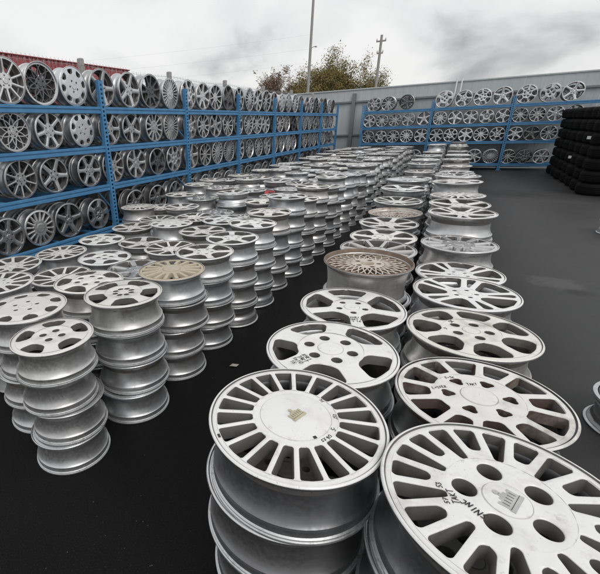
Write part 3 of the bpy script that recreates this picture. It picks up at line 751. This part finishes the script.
BD = {0: ['seven', 'ten', 'star', 'fourfive', 'fiveslim', 'seven', 'star', 'seven', 'fourfive', 'star'],
      1: ['six', 'ten', 'yspoke', 'six', 'star', 'twelve', 'star', 'six', 'ringhub', 'fiveslim', 'ten', 'yspoke', 'six', 'star'],
      2: ['ten', 'ringhub', 'yspoke', 'twelve', 'six', 'petal', 'seven', 'six', 'ten', 'seven', 'six', 'star', 'ten'],
      3: ['six', 'twelve', 'six', 'star', 'fins', 'star', 'petal', 'fins', 'ten', 'seven']}
BXS = {0: [-2.88, -2.43, -1.89, -.80, -.29, .19, .69, 1.27, 1.79, 2.29], 1: [-2.97, -2.57, -2.16, -1.75, -1.30, -.84, -.43, -.01, .40, .80, 1.22, 1.62, 2.03, 2.45],
       2: [-2.96, -2.55, -2.15, -1.74, -1.30, -.87, -.46, -.05, .36, .77, 1.20, 1.60, 2.00], 3: [-2.9, -2.4, -1.9, -1.4, -.7, -.25, .29, .72, 1.16, 1.57]}
BXS[3] += [1.98]; BD[3] += ['six']
GB = 'wheels standing on the back wall rack'
for s_ in range(4):
    xs = BXS[s_]
    for i, x in enumerate(xs):
        gap = min((x-xs[i-1]) if i else .5, (xs[i+1]-x) if i+1 < len(xs) else .5)
        size = min((.226 if i < 3 else .248) if s_ == 0 else .21, gap*.49)
        dn = BD[s_][i]; fc = 'dark' if (s_, i) in ((0, 2), (2, 11), (3, 9)) else None
        lab = f"{'dark' if fc else 'silver'} {DES[dn]['desc']} wheel, {ordinal(i+1)} from left on {SHN[s_]}, back wall rack"
        rack_wheel('y', x, BACK_SH[s_]+size, 15.965, dn, size, lab, GB, fc, vis=.7 if not (s_ == 3 and i < 6) else .05)
        s2 = min(size, .205)
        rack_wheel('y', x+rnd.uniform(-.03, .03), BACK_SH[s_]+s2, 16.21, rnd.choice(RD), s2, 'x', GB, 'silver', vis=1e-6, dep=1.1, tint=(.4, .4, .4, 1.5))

# ------------------------------------------------------------------ handwriting and emblems
GL_ = {'0': [[(.2, 0), (0, .3), (.05, .8), (.3, 1), (.55, .7), (.5, .2), (.2, 0)]], '1': [[(.1, .75), (.35, 1), (.3, 0)]], '2': [[(0, .8), (.3, 1), (.5, .7), (0, 0), (.55, .05)]],
       '3': [[(0, .95), (.45, .95), (.2, .55), (.5, .3), (.25, 0), (0, .1)]], '4': [[(.3, 1), (0, .4), (.55, .4)], [(.4, .7), (.35, 0)]], '5': [[(.55, 1), (.1, 1), (.05, .55), (.4, .55), (.5, .25), (.2, 0), (0, .08)]],
       '6': [[(.45, 1), (.1, .5), (.05, .15), (.3, 0), (.5, .25), (.3, .5), (.08, .3)]], '7': [[(0, 1), (.55, 1), (.15, 0)], [(.1, .5), (.45, .5)]], '9': [[(.5, .75), (.3, 1), (.05, .75), (.25, .5), (.5, .75), (.3, 0)]],
       'A': [[(0, 0), (.3, 1), (.55, 0)], [(.1, .35), (.45, .35)]], 'K': [[(0, 0), (.05, 1)], [(.5, 1), (.05, .45), (.55, 0)]], 'T': [[(0, 1), (.6, .95)], [(.3, 1), (.27, 0)]], 'S': [[(.5, .9), (.2, 1), (.05, .75), (.45, .35), (.3, .02), (0, .1)]],
       'N': [[(0, 0), (.05, 1), (.5, .05), (.55, 1)]], 'I': [[(.2, 0), (.22, 1)]], 'C': [[(.5, .9), (.2, 1), (0, .5), (.15, .05), (.5, .1)]], 'J': [[(.45, 1), (.42, .2), (.2, 0), (0, .15)]], 'E': [[(.5, 1), (.05, 1), (0, 0), (.5, 0)], [(.02, .5), (.4, .5)]],
       'F': [[(.5, 1), (.05, 1), (0, 0)], [(.02, .5), (.4, .5)]], 'R': [[(0, 0), (.05, 1), (.45, .8), (.05, .5), (.5, 0)]], '+': [[(.05, .5), (.5, .5)], [(.28, .25), (.28, .75)]], "'": [[(.1, 1), (.05, .75)]], 'x': [[(0, 0), (.5, .7)], [(0, .7), (.5, 0)]], 'P': [[(0, 0), (.05, 1), (.5, .75), (.05, .5)]], 'H': [[(0, 0), (.02, 1)], [(.5, 0), (.52, 1)], [(0, .5), (.5, .5)]]}
def writing(parent, text, x, y, z, ang, size, seed, name='marker_writing', wd=.085):
    r_ = random.Random(seed); V, F = [], []; cx = 0
    for ch in text:
        if ch == ' ': cx += .5; continue
        jy = r_.uniform(-.1, .1); sc = r_.uniform(.85, 1.15)
        for st in GL_[ch]:
            pts = [(cx+px*sc+py*.12, jy+py*sc) for px, py in st]
            for (a_, b_) in zip(pts, pts[1:]):
                dx_, dy_ = b_[0]-a_[0], b_[1]-a_[1]; L_ = hypot(dx_, dy_) or 1; nx, ny = -dy_/L_*wd, dx_/L_*wd; ex, ey = dx_/L_*wd*.6, dy_/L_*wd*.6
                o = len(V); V += [(a_[0]+nx-ex, a_[1]+ny-ey, 0), (a_[0]-nx-ex, a_[1]-ny-ey, 0), (b_[0]-nx+ex, b_[1]-ny+ey, 0), (b_[0]+nx+ex, b_[1]+ny+ey, 0)]
                F.append((o, o+1, o+2, o+3))
        cx += .78
    c, s = cos(ang)*size, sin(ang)*size
    V = [(x+vx*c-vy*s, y+vx*s+vy*c, z+i*2e-7) for i, (vx, vy, _) in enumerate(V)]
    return mobj(name, mesh(name, V, F, M['ink'], False), parent)
def world_ang(root, deg):  # direction in world XY -> local angle of the wheel
    m3 = root.matrix_world.to_3x3(); v = m3.inverted() @ Vector((cos(radians(deg)), sin(radians(deg)), 0)); return atan2(v.y, v.x)
def crown_emblem(parent, z, size, ang, mat, thick):
    """small crenellated crown: base bar, five-point body, orb on top"""
    out_ = [(-.5, -.40), (.5, -.40), (.5, -.24), (.45, -.20), (.47, .16), (.34, .16), (.33, .11), (.23, .11), (.22, .21), (.11, .21), (.10, .17), (.08, .30), (-.08, .30), (-.10, .17), (-.11, .21), (-.22, .21), (-.23, .11), (-.33, .11), (-.34, .16), (-.47, .16), (-.45, -.20), (-.5, -.24)]
    out_ = out_[::-1]
    bm = bmesh.new(); vs = [bm.verts.new((x*size, y*size, 0)) for x, y in out_]; f = bm.faces.new(vs)
    if f.normal.z < 0: f.normal_flip()
    ret = bmesh.ops.extrude_face_region(bm, geom=[f]); bmesh.ops.translate(bm, verts=[v for v in ret['geom'] if isinstance(v, bmesh.types.BMVert)], vec=(0, 0, thick))
    for cx, cy, rr in ((0, .38, .11),):
        ring = [bm.verts.new((cx*size+rr*size*cos(2*pi*k/12), cy*size+rr*size*sin(2*pi*k/12), thick)) for k in range(12)]; bm.faces.new(ring)
    bmesh.ops.triangulate(bm, faces=bm.faces[:])
    me = bpy.data.meshes.new('crown_emblem'); bm.to_mesh(me); bm.free(); me.materials.append(mat)
    o = mobj('crown_emblem', me, parent); o.location = (0, 0, z); o.rotation_euler = (0, 0, ang)
    # inner lines of the crown
    lines = [(-.46, .46, -.26, -.24)]+[(q-.012, q+.012, -.16, .06) for q in (-.32, -.16, 0, .16, .32)]
    b_ = boxes('crown_lines', [(a*size, b*size, c*size, d*size, thick, thick+.0003) for a, b, c, d in lines], M['groove'])
    q = mobj('crown_lines', b_, parent); q.location = (0, 0, z); q.rotation_euler = (0, 0, ang)
    return o
def dress(root, code):
    cap = [c for c in root.children if c.name.startswith('center_cap')][0]
    def wr(text, deg, rad, tdeg, size, z, seed, line=0):
        a_ = world_ang(root, deg); t_ = world_ang(root, tdeg); L_ = len(text)*.78*size
        x = rad*cos(a_)-cos(t_)*L_/2+sin(t_)*size*(.5+line*1.45); y = rad*sin(a_)-sin(t_)*L_/2-cos(t_)*size*(.5+line*1.45)
        writing(root, text, x, y, z, t_, size, seed)
    if code == 'A':
        crown_emblem(cap, .1832, .043, world_ang(root, 71), M['gold'], .0026)
        wr("EF90", -24, .0985, 66, .0098, .1786, 1); wr("5'", 0, .0965, 85, .0095, .1786, 2); wr("J53", 27, .0965, 112, .0085, .1786, 3); wr("S6", 66, .0965, 140, .0085, .1786, 4)
        b_ = boxes('black_clip', [(.079, .0862, -.004, .004, .1792, .1806)], M['black_paint']); o = mobj('cap_notch', b_, cap); o.rotation_euler = (0, 0, world_ang(root, -38))
        b_ = boxes('balance_weight', [(.1965, .2025, -.006, .006, .1736, .1752)], M['black_paint'], .0005); o = mobj('balance_weight', b_, root); o.rotation_euler = (0, 0, world_ang(root, -132))
    if code == 'B':
        crown_emblem(cap, .1808, .050, world_ang(root, 71), M['engrave'], .0008)
        wr("SNINC", 225, .074, 152, .0115, .1792, 5); wr("TAKT", 206, .0945, 118, .0105, .1792, 6); wr("57", 211, .112, 112, .0090, .1792, 7); wr("53", 193, .112, 112, .0085, .1792, 8)
    if code == 'C':
        wr("TAKT", 106, .0585, 30, .0100, .1750, 8); wr("E+SSER", 182, .097, 40, .0100, .1748, 9); wr("5+SE", 138, .098, 30, .0095, .1748, 10)
    if code == 'D':
        wr("5K", 142, .082, 60, .014, .1788, 11); wr("5'", 196, .082, 60, .012, .1788, 12)
    if code == 'F':
        for i, tx in enumerate(('KHR1', 'TAKT', '5x10', '15')): wr(tx, 241, .128, -32, .0130, .1826, 13+i, i-1.2)
    if code == 'G':
        for i, tx in enumerate(('KHR1', 'TAKT 7', '+ 16')): wr(tx, -70, .128, 26, .0120, .1764, 17+i, i-1.0)

# ------------------------------------------------------------------ make the wheels
order = sorted(range(len(WH)), key=lambda i: -WH[i]['score'])
chosen = set(order[:300])
seen_labels = {}
stuffV, stuffF, stuffI, stuffT = [], [], [], []
for i, w_ in enumerate(WH):
    if i in chosen and w_['score'] > 0:
        dm = w_['diam']
        lod = 0 if dm > 95 else 1 if dm > 24 else 2
        single = dm < 24
        o = wheel_thing('alloy_wheel', w_['d'], w_['m'], w_['tint'], lod, w_['face'], single, w_['barrel'])
        tag(o, w_['label'], 'wheel', w_['group'])
        if w_['custom']:
            bpy.context.view_layer.update(); dress(o, w_['custom'])
    else:
        lod = 2 if (w_['diam'] > 13 and not w_['hidden']) else 3
        if w_['hidden'] or w_['vis'] == 0:
            V, F, I = parts_of(w_['d'], lod)[0][1:4]
        else:
            V, F, I = joined_vfi(w_['d'], lod)
        o = len(stuffV); m_ = w_['m']
        stuffV += [(m_ @ Vector(v))[:] for v in V]
        stuffF += [tuple(q+o for q in f) for f in F]
        add = 1 if w_['face'] in ('silver', 'dark', 'grimy') else 0
        stuffI += [q if q in (0, 3, 4) else 1+add for q in I]
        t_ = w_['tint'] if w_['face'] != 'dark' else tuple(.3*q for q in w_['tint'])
        stuffT += [(*t_[:3], .6)]*len(V)
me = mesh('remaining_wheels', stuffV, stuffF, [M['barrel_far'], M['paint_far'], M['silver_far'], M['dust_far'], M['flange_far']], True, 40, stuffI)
att = me.color_attributes.new('tint', 'FLOAT_COLOR', 'POINT')
att.data.foreach_set('color', [c for q in stuffT for c in q])
o = mobj('remaining_wheels', me)
tag(o, 'mass of small or hidden wheels filling the stacks and rack depths', 'wheels', kind='stuff')
print('wheels', len(WH), 'individual', len(chosen), 'stuff tris', sum(len(f)-2 for f in stuffF))

# wheel lying face down on the floor at the right edge
mt = Matrix.Translation((1.03, 2.57, .176)) @ Matrix.Rotation(pi, 4, 'X')
o = wheel_thing('alloy_wheel', 'six', mt, (.8, .8, .8), 1, 'silver'); tag(o, 'lone silver wheel lying face down on the asphalt at the right edge', 'wheel', 'loose wheels on the asphalt')
mt = Matrix.Translation((1.98, 7.55, .0))
o = wheel_thing('alloy_wheel', 'star', mt, (.6, .6, .6), 1, 'silver'); tag(o, 'grey wheel lying flat on the asphalt before the tyre stacks', 'wheel', 'loose wheels on the asphalt')

# ------------------------------------------------------------------ tyres
def tyre_mesh(Ro, w, seg=64):
    ri = Ro*.60
    prof = [(ri, .03*1), (ri+.012, .012), (ri+.03, .004), (Ro-.09, .0), (Ro-.045, .010), (Ro-.018, .024), (Ro-.006, .040), (Ro, .058)]
    tread = []
    for k, zz_ in enumerate((.085, .118, .151)):
        tread += [(Ro+.001, zz_*w/.236-.010), (Ro-.009, zz_*w/.236-.008), (Ro-.009, zz_*w/.236), (Ro+.001, zz_*w/.236+.002)]
    prof = prof+tread+[(r, w-z) for r, z in reversed(prof)]
    V, F, _ = lathe(prof, seg)
    for i in range(0, len(V)):   # shoulder blocks
        r = hypot(V[i][0], V[i][1])
        if Ro-.02 < r <= Ro+.0005 and (i % seg) % 4 == 0:
            V[i] = (V[i][0]*.985, V[i][1]*.985, V[i][2])
    return mesh('tyre', V, F, M['rubber'], True, 30)
TM = tyre_mesh(.325, .236)
for j in range(7):
    y = 15.25-.655*j; rj = random.Random(100+j)
    for k in range(7):
        o = mobj('tyre', TM, None, (2.42+rj.uniform(-.02, .02), y+rj.uniform(-.02, .02), k*.2365)); o.rotation_euler = (0, 0, rj.uniform(0, 6))
        tag(o, f'black tyre, {ordinal(k+1)} from the ground in {ordinal(j+1)} tyre stack from the back rack', 'tyre', 'tyres stacked along the right side')
        st = {(3, 2): 1, (5, 4): 1}.get((j, k))
        if st:
            V = []; F = []
            for q in range(7):
                a_ = (q-3)*.045
                for zz_ in (.09, .15): V.append((.3285*cos(a_), .3285*sin(a_), zz_))
            F = [(2*q, 2*q+2, 2*q+3, 2*q+1) for q in range(6)]
            s_ = mobj('sticker', mesh('sticker', V, F, M['sticker'], True), o); s_.rotation_euler = (0, 0, radians(215)-o.rotation_euler.z)

# ------------------------------------------------------------------ wire fence behind the left rack
fence = tag(empty('wire_fence', (-5.0, 0, 0)), 'barbed wire mesh fence on concrete posts behind the long left rack', 'fence')
FY = [.4+2.21*k for k in range(8)]
for y in FY: mobj('post', boxes('fence_post', [(-.04, .04, -.04, .04, 0, 2.55)], M['concrete'], .012), fence, (0, y, 0))
for i in range(len(FY)-1): mobj('panel', boxes('fence_panel', [(-.02, .02, .042, 2.168, .03, 1.82)], M['concrete_dark'], .008), fence, (0, FY[i], 0))  # unseen panels, added so the gaps behind the shelves stay dark
wires = []
for z in (1.95, 2.1, 2.25, 2.36, 2.46):
    pts = []
    for i in range(len(FY)-1):
        for q in range(6):
            u = q/6; pts.append((.045, FY[i]+u*2.21, z-.03*4*u*(1-u)+random.uniform(-.006, .006)))
    pts.append((.045, FY[-1], z)); wires.append((pts, [.0022]*len(pts)))
mobj('wire_strands', tubes('wire_strands', wires, M['wire'], 5), fence)
barbs = []
for z in (2.36, 2.46, 2.25):
    for k in range(150):
        y = FY[0]+k*.1; dz = -.03*4*((y-FY[0]) % 2.21/2.21)*(1-((y-FY[0]) % 2.21)/2.21)
        barbs.append(([(.06, y-.012, z+dz-.03), (.07, y+.012, z+dz+.03)], [.0013, .0013])); barbs.append(([(.07, y+.012, z+dz-.03), (.06, y-.012, z+dz+.03)], [.0013, .0013]))
b_ = mobj('barbs', tubes('barbs', barbs, M['wire'], 4), fence); b_['kind'] = 'stuff'
vw = []
for k in range(260):
    y = FY[0]+k*.06; vw.append(([(.072, y, 1.7), (.072, y, 2.46)], [.0016, .0016]))
for k in range(11): vw.append(([(.076, FY[0], 1.72+k*.065), (.076, FY[-1], 1.72+k*.065)], [.0016, .0016]))
b_ = mobj('wire_mesh', tubes('wire_mesh', vw, M['wire'], 3), fence); b_['kind'] = 'stuff'

# ------------------------------------------------------------------ red building far left
bl = tag(empty('red_building', (-13, 6, 0)), 'low building with red profiled sheet wall behind the fence at far left', 'building')
PAN = 1.15
for k in range(15):
    y0 = -8+k*PAN
    me = corrugated('wall_sheet', 0, PAN-.01,   .4, 3.96, 0, (PAN-.01)/6, .03, M['red_sheet'])
    o = mobj('wall_sheet', me, bl, (.0, y0, 0)); o.rotation_euler = (0, 0, pi/2)
mobj('plinth', boxes('plinth', [(-6, -.03, -8, 9.24, 0, .4)], M['pale_wall'], .01), bl)
mobj('end_wall', boxes('end_wall', [(-6, -.05, 9.16, 9.235, .4, 3.90)], M['red_sheet'], .01), bl)
mobj('roof', boxes('roof', [(-6.1, .06, -8.1, 9.30, 3.965, 4.0)], M['red_sheet'], .008), bl)
fin = []
for k in range(100):
    y = -8+k*.172; fin.append(([(.02, y, 4.0), (.02, y+.04, 4.07)], [.006, .004])); fin.append(([(.02, y+.08, 4.0), (.02, y+.04, 4.07)], [.006, .004]))
b_ = mobj('snow_guard', tubes('snow_guard', fin, M['wire'], 4), bl)

# ------------------------------------------------------------------ utility poles and wires
def pole(x, y, h, r, label, cross):
    o = tag(empty('utility_pole', (x, y, 0)), label, 'pole')
    mobj('shaft', tubes('pole_shaft', [([(0, 0, 0), (0, 0, h*.5), (0, 0, h)], [r*1.25, r*1.1, r*.9])], M['wood_pole'], 12), o)
    for (z, L_) in cross:
        c = mobj('cross_arm', boxes('cross_arm', [(-L_/2, L_/2, -.05, .05, z-.05, z+.05)], M['wood_pole'], .01), o)
        for q in (-.45, .45):
            mobj('insulator', tubes('insulator', [([(q*L_, 0, z+.05), (q*L_, 0, z+.10), (q*L_, 0, z+.2)], [.03, .06, .03])], M['sticker'], 8), c)
    return o
p1 = pole(-9.8, 30, 9.3, .085, 'tall thin grey pole rising in front of the autumn trees', [])
mobj('lamp_bracket', tubes('lamp_bracket', [([(0, 0, 6.1), (.2, 0, 6.2), (.34, 0, 6.2)], [.02, .02, .02]), ([(.30, 0, 6.2), (.42, 0, 6.17)], [.05, .03])], M['wood_pole'], 8), p1)
pole(-6.9, 38, 7.6, .10, 'leaning-looking utility pole with cross arms right of the trees', [(7.2, .7), (6.4, .45)])
for i, (z0, z1) in enumerate(((6.9, 5.6), (6.1, 5.0), (5.3, 4.3))):
    A, B = Vector((-9.8, 30, z0)), Vector((-34, 15, z1)); pts = []
    for k in range(25):
        u = k/24; p_ = A.lerp(B, u); p_.z -= 1.0*u*(1-u); pts.append(p_)
    o = mobj('overhead_wire', tubes('overhead_wire', [(pts, [.0024]*25)], M['wire'], 5))
    tag(o, f"{['highest', 'middle', 'lowest'][i]} thin overhead wire crossing the sky left of the tall pole", 'wire', 'overhead wires')

# ------------------------------------------------------------------ trees
def tree(label, x, y, h, spread, mat, nleaf, leaf, seed, trunk_r=.14, stems=1, clump=.32, dens=1.0):
    r_ = random.Random(seed); root = tag(empty('autumn_tree', (x, y, 0)), label, 'tree', 'trees beyond the wall')
    segs, tips = [], []
    def grow(p_, d_, L_, rad, depth):
        pts = [p_]; rads = [rad]; q = p_.copy(); dd = d_.copy()
        for k in range(4):
            dd = (dd+Vector((r_.gauss(0, .14), r_.gauss(0, .14), r_.gauss(.04, .08)))).normalized(); q = q+dd*L_/4; pts.append(q.copy()); rads.append(rad*(1-.16*(k+1)))
            if depth >= 3: tips.append((q.copy(), depth))
        segs.append((pts, rads))
        if depth < 5 and rad > .004:
            for _ in range(r_.choice((2, 3, 3)) if depth else r_.choice((4, 5))):
                k = r_.randint(1, 4); az = r_.uniform(0, 2*pi); tiltv = r_.uniform(.35, .85)
                a_ = dd.cross(Vector((cos(az), sin(az), .1))).normalized(); nd_ = (dd*cos(tiltv)+a_*sin(tiltv)).normalized()
                nd_.x *= spread; nd_.y *= spread; nd_.normalize()
                grow(pts[k], nd_, L_*r_.uniform(.52, .74), rads[k]*.6, depth+1)
    for s_ in range(stems):
        lean = Vector((r_.gauss(0, .16)*stems**.5, r_.gauss(0, .12), 1)).normalized()
        grow(Vector((r_.gauss(0, .25)*(stems > 1), r_.gauss(0, .2)*(stems > 1), 0)), lean, h*.48, trunk_r, 0)
    zmax = max(t_[0].z for t_ in tips); sc = h/zmax
    segs = [([p_*sc for p_ in pts], rads) for pts, rads in segs]
    mobj('trunk', tubes('trunk', segs, M['bark'], 6), root)
    V, F = [], []
    for _ in range(nleaf):
        c, dpt = r_.choice(tips); c = c*sc
        if noise.noise(c*.9+Vector((seed, 0, 0))) < -.12*dens+.0: continue
        p_ = c+Vector((r_.gauss(0, clump), r_.gauss(0, clump), r_.gauss(0, clump)))
        a_ = Vector((r_.gauss(0, 1), r_.gauss(0, 1), r_.gauss(0, 1))).normalized(); b_ = a_.cross(Vector((r_.gauss(0, 1), r_.gauss(0, 1), r_.gauss(0, 1)))).normalized()
        s = leaf*r_.uniform(.6, 1.3); o = len(V)
        V += [p_-a_*s, p_+b_*s*.45-a_*s*.1, p_+a_*s, p_-b_*s*.45+a_*s*.1]; F.append((o, o+1, o+2, o+3))
    mobj('crown', mesh('crown', V, F, mat, False), root)
    return root
tree('olive green autumn tree, fullest one behind the wall, right of the pole', -11.3, 40, 7.4, .85, M['leaf_olive'], 90000, .07, 4, .16, 5, .24, 1.6)
tree('yellowing tree at the right end of the trees by the utility pole', -9.6, 41.0, 7.3, .8, M['leaf_olive'], 56000, .07, 9, .14, 5, .22, 1.2)
tree('thin leaved olive tree just behind the tall thin pole', -12.7, 40.5, 7.0, .85, M['leaf_olive'], 44000, .07, 21, .13, 4, .20, .9)
tree('sparse reddish brown tree left of the tall thin pole', -14.5, 39, 6.6, .95, M['leaf_rust'], 40000, .07, 33, .12, 5, .17, .6)
tree('low sparse brownish tree, leftmost behind the wall', -15.6, 39.5, 6.6, .9, M['leaf_rust'], 24000, .07, 47, .10, 4, .14, .3)

# ------------------------------------------------------------------ small litter on the asphalt
def leaf_obj(x, y, s, rz):
    V = [(-s, 0, .004), (-.3*s, .45*s, .012), (.6*s, .3*s, .006), (s, 0, .013), (.4*s, -.4*s, .005), (-.5*s, -.35*s, .010)]
    o = mobj('dry_leaf', mesh('dry_leaf', V, [(0, 5, 4, 3, 2, 1)], M['leaf_litter'], False), None, (x, y, .002)); o.rotation_euler = (0, 0, rz); return o
tag(leaf_obj(-1.10, 2.12, .035, .6), 'pale dry leaf on the black aisle beside the third left stack', 'leaf')
rl = random.Random(77); V, F = [], []
for k in range(150):
    x, y, s = rl.uniform(-1.3, -.35), rl.uniform(.3, 3.2), rl.uniform(.001, .0035)
    if k % 3 == 0: x, y = rl.uniform(.5, 2.0), rl.uniform(2.2, 8)
    if k % 4 == 1: x, y = rl.uniform(-2.2, -.4), rl.uniform(.2, .8)
    o = len(V); a0 = rl.uniform(0, 6)
    for q in range(4): V.append((x+s*cos(a0+q*1.57)*rl.uniform(.6, 1.2), y+s*sin(a0+q*1.57)*rl.uniform(.6, 1.2), .0045))
    V.append((x, y, .0045+s*.7)); F += [(o+q, o+(q+1) % 4, o+4) for q in range(4)]
o = mobj('grit', mesh('grit', V, F, M['grit'], False)); tag(o, 'scattered grit on the asphalt', 'grit', kind='stuff')
